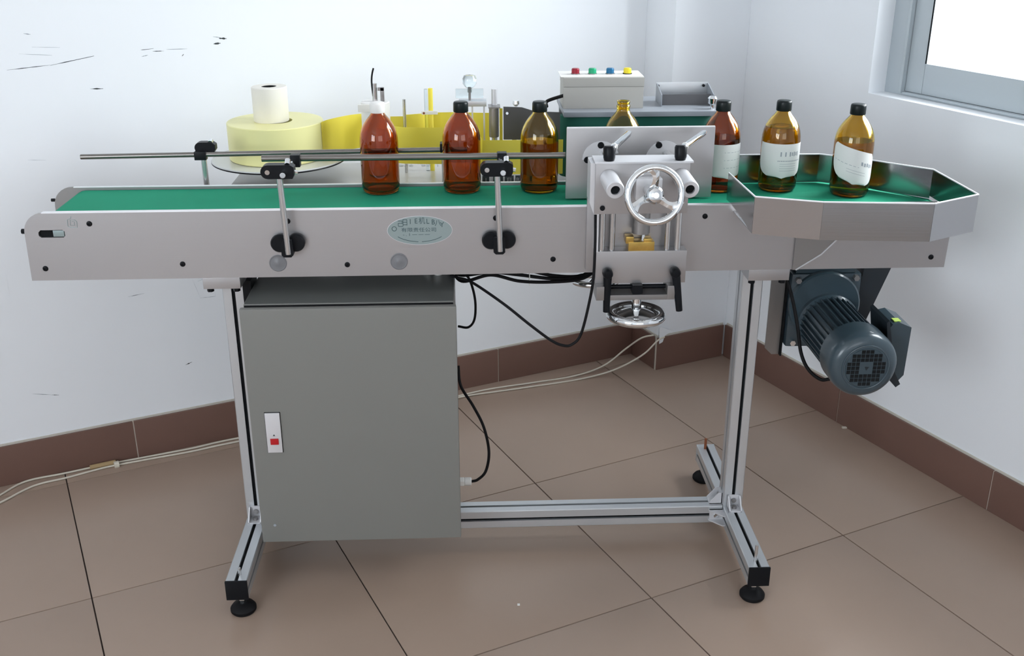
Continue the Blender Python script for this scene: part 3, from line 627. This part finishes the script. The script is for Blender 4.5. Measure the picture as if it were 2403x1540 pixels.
# ------------------------------------------------------------------ bottles
def bottle_profile():
    out = [(0, .004), (.026, .003), (.033, .0), (.038, .0012), (.042, .005), (.0440, .012), (.0445, .022), (.0445, .118), (.0438, .130), (.0415, .142), (.0375, .153), (.032, .163), (.0255, .172), (.0195, .179), (.0158, .184), (.0148, .188), (.0148, .193)]
    top = [(.0160, .194), (.0160, .1975), (.0142, .199), (.0142, .2035), (.0155, .2045), (.0155, .207), (.0135, .2085), (.0105, .2075), (.0105, .19)]
    inn = [(.0115, .186), (.0165, .177), (.023, .169), (.0295, .160), (.035, .150), (.0390, .140), (.0412, .129), (.0418, .118), (.0418, .022), (.0405, .012), (.036, .0075), (.02, .0085), (0, .0095)]
    return out + top + inn
def make_bottle(g, cap, level, liq, label):
    root = thing('bottle', label, 'bottle', (0, 0, 0), 'amber bottles on the conveyor')
    MB().lathe(bottle_profile(), (0, 0, 0), n=48).build('glass', g, root, ang=60)
    if level:
        pr = [(0, .0093), (.02, .0083), (.0362, .0073), (.0407, .012), (.0420, .022), (.0420, .118), (.0414, .129), (.0392, .140), (.0352, .150), (.0297, .160)]
        pr = [p for p in pr if p[1] < level]; rl = pr[-1][0] - (.002 if level > .13 else 0)
        MB().lathe(pr + [(rl, level), (0, level)], (0, 0, 0), n=40).build('liquid', liq, root, ang=60)
    if cap == 'black' or cap == 'white':
        mb = MB(); n = 40; m_ = 'cap_black' if cap == 'black' else 'white_plastic'; ws = []
        for h, r in ((.186, .0166), (.187, .0174), (.205, .0172), (.2085, .0160), (.2095, .0140)):
            ws.append([mb.bm.verts.new(((r - (.0006 if k % 2 and .1865 < h < .206 else 0)) * math.cos(2 * PI * k / n), (r - (.0006 if k % 2 and .1865 < h < .206 else 0)) * math.sin(2 * PI * k / n), h)) for k in range(n)])
        for a_, b_ in zip(ws, ws[1:]):
            for k in range(n): mb.bm.faces.new((a_[k], a_[(k + 1) % n], b_[(k + 1) % n], b_[k]))
        mb.bm.faces.new(ws[-1]); mb.bm.faces.new(ws[0][::-1]); mb.build('cap', m_, root, ang=50)
    return root
def bottle_label(root, cz, hh, half, tilt=0., turn=0., kind=0):
    """curved paper label wrapped on the glass: flat top, round bottom"""
    R = .0448; mb = MB(); NU, NV = 28, 18; th0 = -PI / 2 + turn; grid = {}
    def P(u, v, rad):
        a = u * half; s = R * a; z = v * hh
        if kind: zz = z + s * math.tan(tilt)
        else: zz = z
        return (rad * math.cos(th0 + a), rad * math.sin(th0 + a), cz + zz)
    for j in range(NV + 1):
        v = -1 + 2 * j / NV
        if v >= 0: w = 1 - (.06 + .10 * kind) * v ** 6
        else: w = (1 - abs(v) ** 2.6) ** (1 / 2.4) if v > -1 else .02
        for i in range(NU + 1): grid[i, j] = [mb.bm.verts.new(P((-1 + 2 * i / NU) * max(w, .02), v, rd)) for rd in (R + .0003, R)]
    for j in range(NV):
        for i in range(NU):
            mb.bm.faces.new([grid[i, j][0], grid[i + 1, j][0], grid[i + 1, j + 1][0], grid[i, j + 1][0]])
    for j in range(NV):
        for i in (0, NU): mb.bm.faces.new([grid[i, j][0], grid[i, j + 1][0], grid[i, j + 1][1], grid[i, j][1]])
    for i in range(NU):
        for j in (0, NV): mb.bm.faces.new([grid[i, j][0], grid[i + 1, j][0], grid[i + 1, j][1], grid[i, j][1]])
    o = mb.build('paper_label', 'label_white', root, ang=60)
    mb = MB()
    def dash(u0, u1, v, h):
        N = 6; q = []
        for k in range(N + 1):
            u = u0 + (u1 - u0) * k / N; q.append((mb.bm.verts.new(P(u, v + h, R + .0005)), mb.bm.verts.new(P(u, v - h, R + .0005))))
        for a_, b_ in zip(q, q[1:]): mb.bm.faces.new((a_[0], a_[1], b_[1], b_[0]))
    if kind == 0:
        for k in range(9):
            if k in (1, 3): continue
            u = -.10 + k * .085; dash(u, u + .045, .42, .10 if k % 2 else .13)
        for k in range(16): dash(-.18 + k * .06, -.145 + k * .06, .02, .03)
        for v in (-.15, -.28, -.42, -.55): dash(-.1, .55, v, .008)
    elif kind == 1:
        for k in range(5): dash(.28 + k * .13, .36 + k * .13, .30 - .03 * (k % 2), .10)
        dash(-.85, .2, .05, .012)
        for v in (-.2, -.35): dash(-.3, .5, v, .008)
    else:
        for v in (.55, .1, -.35): dash(-.2, .8, v, .010)
    if len(mb.bm.faces): mb.build('print', 'ink_grey', o)
    return o
ZBT = .9132
specs = [
    (-.205, 2.452, 'glass_brown', 'white', 0, None, 'empty red-brown glass bottle with white ribbed cap, leftmost on the belt'),
    (-.014, 2.452, 'glass_brown', 'black', .0, None, 'red-brown glass bottle with black cap, between the leftmost bottle and right rail clamp'),
    (.1675, 2.446, 'glass_olive', 'black', .118, 'liquid', 'olive brown bottle with black cap and dark liquid beside the clamping plate'),
    (.362, 2.452, 'glass_olive', None, .0, None, 'bottle with golden uncapped neck, mostly hidden behind the clamping plate'),
    (.592, 2.436, 'glass_brown', 'black', .126, 'liquid', 'dark red-brown bottle with white label at the right edge of the clamping plate'),
    (.732, 2.432, 'glass_olive', 'black', .150, 'liquid_olive', 'yellow-brown bottle with upright white label at the tray entrance'),
    (.8865, 2.378, 'glass_olive', 'black', .128, 'liquid_olive', 'yellow-brown bottle with tilted white label standing in the tray, rightmost')]
for k, (x, y, g, cap, lev, liq, lb_) in enumerate(specs):
    o = make_bottle(g, cap, lev, liq, lb_)
    if k == 4: bottle_label(o, .075, .040, 1.30, 0, .25, 2)
    if k == 5: bottle_label(o, .076, .040, 1.42, 0, -.10, 0)
    if k == 6: bottle_label(o, .074, .040, 1.25, -.27, -.22, 1)
    o.location = (x, y, ZBT)

# ------------------------------------------------------------------ labelling table and what stands on it
ZTB = .880
tb = thing('labelling_table', 'glossy off-white work plate carrying the label roll behind the conveyor', 'table', (0, 2.7, .70))
MB().box(-.602, .640, 2.560, 2.885, ZTB - .012, ZTB, .0015).build('table_top', 'table_cream', tb)
MB().box(-.58, .62, 2.575, 2.87, ZTB - .06, ZTB - .0125).build('under_frame', 'grey_dark', tb)
for x in (-.35, .30): MB().box(x - .03, x + .03, 2.5025, 2.60, .775, .8205).build('support_arm', 'alu', tb)
MB().cyl((.318, 2.555, .66), (.318, 2.555, .775), .010, 16).build('height_spindle', 'rod_steel', tb)
o = MB().torus((.318, 2.53, .655), (.0, .1, 1), .055, .008, 44, 12).build('handwheel', 'chrome', tb); lab(o, 'chrome handwheel seen behind the clamping unit')
for k in range(3):
    a = k * 2 * PI / 3; MB().tube([(.318, 2.53, .665), (.318 + .053 * math.cos(a), 2.53 + .053 * math.sin(a), .655)], .005, 8).build('spoke', 'chrome', o)
MB().lathe([(0, 0), (.014, 0), (.014, .02), (0, .02)], (.318, 2.53, .652), n=20).build('hub', 'chrome', o)
text('E00', .026, (-0.167, 2.845, ZTB + .0004), (0, 0, 0), 'ink_grey', tb, name='table_mark'); text('0001', .026, (-0.101, 2.845, ZTB + .0004), (0, 0, 0), 'ink_grey', tb, name='table_mark')
dc = thing('unwinding_disc', 'thin pale round disc with dark rim under the yellow label roll', 'disc', (-.488, 2.742, ZTB))
MB().lathe([(0, .048), (.170, .048), (.172, .050), (.170, .0525), (0, .0525)], (-.488, 2.742, ZTB), n=72).build('disc', 'disc_grey', dc)
MB().torus((-.488, 2.742, ZTB + .0475), (0, 0, 1), .1705, .0018, 72, 8).build('disc_rim', 'black_plastic', dc)
MB().cyl((-.488, 2.742, ZTB + .0005), (-.488, 2.742, ZTB + .048), .02, 24).build('spindle', 'rod_steel', dc)
zr0, zr1 = .9335, 1.0265
MB_r = MB().lathe([(.044, zr0), (.120, zr0), (.1215, zr0 + .002), (.1215, zr1 - .002), (.120, zr1), (.044, zr1)], (-.492, 2.742, 0), n=96, close=True)
rl = tag(MB_r.build('label_roll', 'roll_yellow'), 'wide pale yellow roll of label web lying flat on the disc', 'roll')
cr = thing('core_roll', 'small white paper roll standing on the yellow label roll', 'roll', (-.500, 2.742, zr1))
MB().lathe([(.019, .0), (.0435, .0), (.0445, .002), (.0445, .085), (.0430, .087), (.019, .087)], (-.500, 2.742, zr1), n=48, close=True).build('paper', 'paper_white', cr)
MB().lathe([(.015, .002), (.019, .002), (.019, .086), (.015, .086)], (-.500, 2.742, zr1), n=32, close=True).build('cardboard_core', 'slot_black', cr)
web = thing('label_web', 'yellow label web threaded between roll, rollers and wrap station', 'label web', (-.1, 2.7, ZTB))
MB().strip([tuple(p)[:2] for p in spline([(-.3712, 2.718, 0), (-.362, 2.745, 0), (-.34, 2.778, 0), (-.305, 2.815, 0), (-.27, 2.835, 0)], 5)], [.9345] * 21, [1.0255] * 21, .0006).build('web_run', 'web_yellow', web)
MB().strip([(-.27, 2.835), (-.235, 2.80), (-.20, 2.785), (-.16, 2.785)], .9345, 1.026, .0006).build('web_run', 'web_yellow', web)
MB().strip([(-.16, 2.785), (-.12, 2.80), (-.105, 2.812), (-.04, 2.815), (.06, 2.80)], .9345, 1.030, .0006).build('web_run', 'web_yellow', web)
MB().strip([(-.232, 2.682), (-.205, 2.655), (-.16, 2.628), (-.10, 2.62), (.005, 2.618), (.030, 2.60)], .9375, 1.029, .0006).build('web_run', 'web_yellow', web)
MB().strip([(.030, 2.60), (.034, 2.575), (.036, 2.548), (.05, 2.546), (.232, 2.546)], .9275, 1.012, .0006).build('web_run', 'web_yellow', web)
lw = MB().strip([(.034, 2.545), (.15, 2.545)], .896, .9272, .0008).build('web_label', 'label_white', web)
for x0, x1, tx in ((.036, .052, 'I'), (.062, .086, 'E'), (.090, .112, 'EI'), (.116, .128, 'B'), (.132, .146, 'B')):
    MB().box(x0, x1, 2.5440, 2.5446, .901, .925).build('printed_block', 'ink_dark', web)
    text(tx, .016, ((x0 + x1) / 2, 2.5435, .913), (PI / 2, 0, 0), 'box_beige', web, name='printed_mark')
def post(name, x, y, z1, r, m, label, cat='post', z0=ZTB, grp=None, parts=None):
    return tag(MB().cyl((x, y, z0), (x, y, z1), r, 20, .0008).build(name, m), label, cat, grp)
ro = thing('guide_roller', 'white plastic guide roller with grey pin behind the leftmost bottle', 'roller', (-.232, 2.72, ZTB))
MB().cyl((-.232, 2.72, ZTB + .003), (-.232, 2.72, 1.077), .0365, 40, .002).build('roller_sleeve', 'white_plastic', ro)
MB().cyl((-.232, 2.72, 1.077), (-.232, 2.72, 1.122), .0065, 16).build('pin', 'rod_steel', ro)
MB().cyl((-.232, 2.72, ZTB), (-.232, 2.72, ZTB + .003), .012, 16).build('foot', 'rod_steel', ro)
MB().box(-.218, -.208, 2.715, 2.721, 1.077, 1.112, .001).box(-.224, -.208, 2.715, 2.721, 1.104, 1.112).build('clip', 'steel_dark', ro)
MB().tube(spline([(-.236, 2.718, 1.09), (-.238, 2.716, 1.125), (-.236, 2.716, 1.145), (-.232, 2.716, 1.160)], 5), .0022, 8).build('sensor_wire', 'black_rubber', ro)
MB().box(-.272, -.240, 2.676, 2.684, 1.058, 1.076, .001).build('sensor_tab', 'paper_white', ro)
post('web_post', -.162, 2.77, 1.073, .0042, 'rod_steel', 'thin grey metal post right of the leftmost bottle')
gp = thing('web_guide_post', 'double pale green web guide post with white clip, between leftmost two bottles', 'post', (-.099, 2.79, ZTB))
MB().cyl((-.106, 2.79, ZTB), (-.106, 2.79, 1.095), .0045, 16).build('rod', 'clear_plastic', gp)
MB().cyl((-.094, 2.79, ZTB), (-.094, 2.79, 1.097), .006, 16).build('rod', 'web_yellow', gp)
MB().box(-.118, -.076, 2.778, 2.784, 1.031, 1.040, .001).build('clip', 'white_plastic', gp)
MB().cyl((-.112, 2.777, 1.035), (-.112, 2.7785, 1.035), .003, 10).build('clip_screw', 'rust', gp)
rp = thing('press_roller', 'dark grey press roller on a pale post left of the grey plate', 'roller', (.068, 2.68, ZTB))
MB().cyl((.068, 2.68, .992), (.068, 2.68, 1.066), .0125, 28, .001).build('roller_sleeve', 'steel_dark', rp)
MB().cyl((.070, 2.705, ZTB), (.070, 2.705, 1.108), .0075, 20).build('post', 'alu_light', rp)
MB().box(.054, .084, 2.668, 2.712, 1.066, 1.069).build('yoke', 'steel_dark', rp)
MB().cyl((.068, 2.68, ZTB), (.068, 2.68, .992), .005, 16).build('axle', 'rod_steel', rp)
kn = thing('tension_stand', 'grey tension bracket with clear round knob behind the second bottle', 'bracket', (.015, 2.72, ZTB))
MB().lathe([(0, 0), (.006, 0), (.006, .010), (.012, .014), (.0175, .022), (.018, .034), (.014, .042), (.006, .043), (0, .041)], (.008, 2.72, 1.098), n=24).build('knob', 'clear_plastic', kn)
MB().cyl((.008, 2.72, 1.070), (.008, 2.72, 1.115), .0032, 10).build('screw', 'steel_dark', kn)
MB().box(-.028, .043, 2.735, 2.738, 1.080, 1.104, .001).build('clear_plate', 'clear_plastic', kn)
MB().box(-.020, .050, 2.705, 2.745, 1.064, 1.0775, .001).build('bar', 'alu', kn)
for x in (.014, .044): MB().box(x - .002, x + .002, 2.71, 2.74, ZTB, 1.064).build('upright', 'alu_light', kn)
tag(MB().strip([(.0825, 2.70), (.0905, 2.70)], ZTB + .0005, 1.060, .002).build('web_strip', 'web_yellow'), 'narrow bright yellow web edge between dark roller and grey plate', 'web strip')
gpn = thing('grey_plate', 'dark grey metal plate with chrome bolt behind the olive bottle', 'plate', (.165, 2.68, ZTB))
MB().prism([(.092, .985), (.245, .982), (.245, 1.052), (.17, 1.056), (.145, 1.064), (.138, 1.066), (.092, 1.068)], .004, 'XZ', 2.678).build('plate', 'grey_dark', gpn)
MB().cyl((.101, 2.670, 1.053), (.101, 2.678, 1.051), .0035, 12).build('bolt', 'chrome', gpn)
for x in (.12, .22): MB().box(x - .006, x + .006, 2.682, 2.69, ZTB, 1.0).build('leg', 'steel_dark', gpn)
MB().lathe([(0, 0), (.004, 0), (.009, .006), (.008, .014), (0, .016)], (.124, 2.69, 1.067), n=16).build('knob', 'chrome', gpn)
tag(MB().tube(spline([(.20, 2.66, 1.07), (.198, 2.655, 1.082), (.206, 2.645, 1.090), (.235, 2.62, 1.104), (.245, 2.615, 1.108)], 6), .0042, 10).build('sensor_cable', 'black_rubber'), 'short thick black cable running into the left side of the beige box', 'cable')
# wrap station
ws_ = thing('wrap_station', 'dark green sponge belt station under a grey metal plate behind the clamping plate', 'wrap unit', (.41, 2.6, ZTB))
prf = [(.262, 2.562), (.570, 2.562)] + [(.570 + .034 * math.sin(a), 2.596 - .034 * math.cos(a)) for a in [PI * k / 10 for k in range(1, 10)]] + [(.570, 2.630), (.262, 2.630)] + [(.262 - .034 * math.sin(a), 2.596 + .034 * math.cos(a)) for a in [PI * k / 10 for k in range(1, 10)]]
MB().prism(prf, .148, 'XY', .914).build('sponge_belt', 'sponge_green', ws_)
for x in (.262, .570): MB().cyl((x, 2.596, ZTB), (x, 2.596, 1.066), .010, 16).build('roller_shaft', 'rod_steel', ws_)
MB().box(.234, .610, 2.556, 2.770, 1.0635, 1.0755, .001).build('cover_plate', 'plate_grey', ws_)
for x in (.25, .59): MB().box(x - .012, x + .012, 2.74, 2.765, ZTB, 1.0635).build('standoff', 'alu', ws_)
bx = thing('control_box', 'beige control box with four coloured push buttons on top', 'control box', (.335, 2.65, 1.0755))
MB().box(.2365, .4325, 2.603, 2.705, 1.0755, 1.1280, .001).build('body', 'box_beige', bx)
MB().box(.2360, .4335, 2.602, 2.706, 1.1284, 1.1500, .001).build('lid', 'box_beige', bx)
MB().box(.2300, .4330, 2.612, 2.706, 1.1500, 1.1512, .0004).build('top_panel', 'white_plastic', bx)
for x, m_, nm in ((.2695, 'button_red', 'red'), (.3115, 'button_green', 'green'), (.3555, 'button_blue', 'blue'), (.3985, 'button_yellow', 'yellow')):
    o = MB().cyl((x, 2.655, 1.1512), (x, 2.655, 1.153), .0115, 24).build('button_ring', 'slot_black' if nm == 'yellow' else 'steel_dark', bx)
    lab(MB().lathe([(0, 0), (.0098, 0), (.0098, .010), (.008, .0125), (0, .013)], (x, 2.655, 1.153), n=24).build('push_button', m_, bx), nm + ' push button')
ub_ = thing('sensor_bracket', 'open grey metal channel bracket on the plate right of the beige box', 'bracket', (.545, 2.65, 1.0755))
MB().box(.480, .612, 2.700, 2.703, 1.0755, 1.122, .0006).build('back_plate', 'alu', ub_)
for x in (.480, .6095): MB().prism([(2.62, 1.0755), (2.70, 1.0755), (2.70, 1.120), (2.69, 1.120), (2.62, 1.104)], .0025, 'YZ', x).build('side_plate', 'plate_grey', ub_)
MB().box(.4845, .6075, 2.640, 2.6425, 1.0755, 1.102).build('inner_plate', 'grey_dark', ub_)
for x in (.484, .600): MB().cyl((x, 2.694, 1.114), (x, 2.700, 1.114), .0035, 12).build('screw', 'black_plastic', ub_)
tag(MB().lathe([(0, 0), (.005, 0), (.005, .01), (.011, .014), (.012, .026), (.008, .031), (0, .031)], (.600, 2.585, 1.0755), n=20).build('clamp_knob', 'chrome'), 'small chrome knob above the bottle at the clamping plate edge', 'knob')

# ------------------------------------------------------------------ geared motor
mo = thing('drive_motor', 'blue-grey geared electric motor hanging under the right end of the conveyor', 'motor', (.886, 2.30, .48))
mc = Vector((.884, 0, .578)); R = .074
def my(y): return (mc.x, y, mc.z)
MB().lathe([(0, 0), (.046, 0), (.047, .002), (.052, .003), (.062, .004), (.072, .010), (.077, .020), (.0785, .032), (.0785, .085), (.0745, .085), (.0745, .030), (0, .028)], my(2.132), (0, 1, 0), 56).build('fan_cover', 'motor_blue', mo)
MB().torus(my(2.135), (0, 1, 0), .0525, .0022, 48, 8).build('cover_ring', 'motor_blue', mo)
mb = MB()
for i in range(-4, 5):
    for j in range(-4, 5):
        x, z = i * .0098, j * .0098
        if math.hypot(x, z) > .0425 or (abs(i) <= 1 and abs(j) <= 1): continue
        mb.box(mc.x + x - .0041, mc.x + x + .0041, 2.1312, 2.1325, mc.z + z - .0041, mc.z + z + .0041)
o = mb.build('vent_openings', 'slot_black', mo, smooth=False); o['kind'] = 'stuff'
text('◄', .012, (mc.x, 2.1314, mc.z), (PI / 2, .6, 0), 'motor_dark', mo, name='cover_mark')
mb = MB(); mb.cyl(my(2.21), my(2.405), .064, 48)
o = mb.build('stator', 'motor_blue', mo)
for k in range(32):
    a = 2 * PI * k / 32
    M = Matrix.Translation(Vector(my(2.22))) @ Matrix.Rotation(a, 4, 'Y')
    if k == 0: f0 = MB().box(-.0016, .0016, 0, .175, .062, .073).build('cooling_fin', 'motor_blue', o); f0.matrix_basis = Matrix.Translation(Vector(my(2.22)) - mo.location); 
    if k == 0:
        # rebuild the fin around its own origin so that copies can turn about the motor axis
        f0.data.transform(Matrix.Translation(mo.location)); continue
    f = f0.copy(); C.objects.link(f); f.parent = o; f.matrix_basis = Matrix.Translation(Vector(my(2.22)) - mo.location) @ Matrix.Rotation(a, 4, 'Y')
MB().lathe([(0, 0), (.070, 0), (.076, .006), (.076, .022), (.060, .030), (0, .030)], my(2.392), (0, 1, 0), 48).build('end_shield', 'motor_blue', mo)
gb = MB().box(.790, .965, 2.425, 2.500, .505, .700, .012).build('gearbox', 'motor_blue', mo)
MB().cyl((.875, 2.41, .62), (.875, 2.43, .62), .088, 40, .004).build('gear_flange', 'motor_blue', mo)
for x, z in ((.805, .685), (.948, .690), (.806, .520), (.950, .522)): MB().cyl((x, 2.413, z), (x, 2.427, z), .0075, 6).build('bolt', 'chrome' if z < .6 else 'steel_dark', gb)
MB().box(.80, .95, 2.43, 2.49, .70, .7645, .003).build('mounting_block', 'motor_blue', mo)
tbx = MB().prism([(.956, .632), (.968, .648), (.984, .652), (1.012, .640), (1.010, .520), (.998, .505), (.975, .508), (.958, .545)], .098, 'XZ', 2.215).build('terminal_box', 'motor_blue', mo)
MB().prism([(.950, .655), (.956, .660), (.985, .530), (1.002, .500), (.992, .492), (.972, .515)], .108, 'XZ', 2.208).build('terminal_lid', 'motor_dark', mo)
MB().box(.974, .990, 2.225, 2.245, .6505, .6525, M=None).build('sticker', 'sticker_yellow', mo)
hb = MB().prism([(.748, .7645), (.784, .7645), (.784, .475), (.766, .475), (.748, .492)], .004, 'XZ', 2.452).build('hanger_plate', 'steel_dark', mo)
MB().box(.784, .788, 2.44, 2.53, .475, .7645).build('hanger_flange', 'slot_black', mo)
MB().prism([(.985, .7645), (1.066, .7645), (.998, .560), (.968, .540), (.968, .62)], .06, 'XZ', 2.452).build('brace', 'motor_dark', mo)
cable('motor_cable', [(.752, 2.43, .764), (.758, 2.40, .73), (.775, 2.36, .66), (.785, 2.33, .60), (.79, 2.30, .545), (.805, 2.28, .510), (.83, 2.26, .492), (.85, 2.25, .497)], .0042, 'black_rubber', 'black cable hanging from the conveyor down to the blue motor')

# ------------------------------------------------------------------ wires and bits on the floor
def fz(pts, z=.0035, gap=.017):
    out = []
    for x, y in pts:                     # keep the wire clear of the skirting tiles
        n = (Vector((x, y, 0)) - O).dot(NL)
        if n > -gap: x, y = x + NL.x * (-gap - n), y + NL.y * (-gap - n)
        out.append((x, y, z))
    return out
tag(MB().tube(spline(fz([(-1.40, 2.50), (-1.33, 2.63), (-1.285, 2.712), (-1.201, 2.781), (-1.09, 2.803), (-.992, 2.835), (-.853, 2.889), (-.738, 2.944), (-.45, 3.045), (-.2, 3.14), (-.031, 3.225), (.063, 3.268), (.211, 3.312), (.363, 3.362)]) + [(.47, 3.41, .02), (.55, 3.44, .07), (.60, 3.42, .118), (.64, 3.405, .135)], 8), .0030, 8).build('floor_wire', 'wire_white'),
    'thin cream wire along the skirting rising to the pillar, upper of the pair', 'wire', 'cream wires along the skirting')
tag(MB().tube(spline(fz([(-1.40, 2.47), (-1.31, 2.596), (-1.25, 2.685), (-1.169, 2.729), (-1.078, 2.783), (-.98, 2.822), (-.853, 2.868), (-.738, 2.920), (-.45, 3.035), (-.2, 3.13), (-.031, 3.212), (.08, 3.245), (.225, 3.286), (.38, 3.335)], gap=.027) + [(.50, 3.37, .02), (.60, 3.39, .065), (.655, 3.402, .115), (.68, 3.41, .125)], 8), .0030, 8).build('floor_wire', 'wire_white'),
    'thin cream wire along the skirting rising to the pillar, lower of the pair', 'wire', 'cream wires along the skirting')
tag(MB().tube(spline([tuple(p[:2]) + (.006,) for p in fz([(-1.13, 2.795), (-1.09, 2.806), (-1.06, 2.815)], gap=.020)], 5), .0075, 10).build('wire_tape', 'tape_brown'), 'brown tape wrapped around the cream wire on the left', 'tape')
tag(MB().tube([(-1.056, 2.790, .006), (-1.044, 2.796, .006)], .011, 10).build('wire_clip', 'wire_white'), 'small white clip around both cream wires right of the tape', 'clip')
tag(MB().box(.10, .106, 2.078, 2.084, 0, .002).build('plaster_crumb', 'white_plastic'), 'tiny white plaster crumb on the tiles in front of the cross beam', 'crumb')
tag(MB().box(1.168, 1.182, 2.935, 2.943, 0, .004).build('grout_crumb', 'base_grout'), 'small pale grout crumb at the foot of the right skirting', 'crumb')
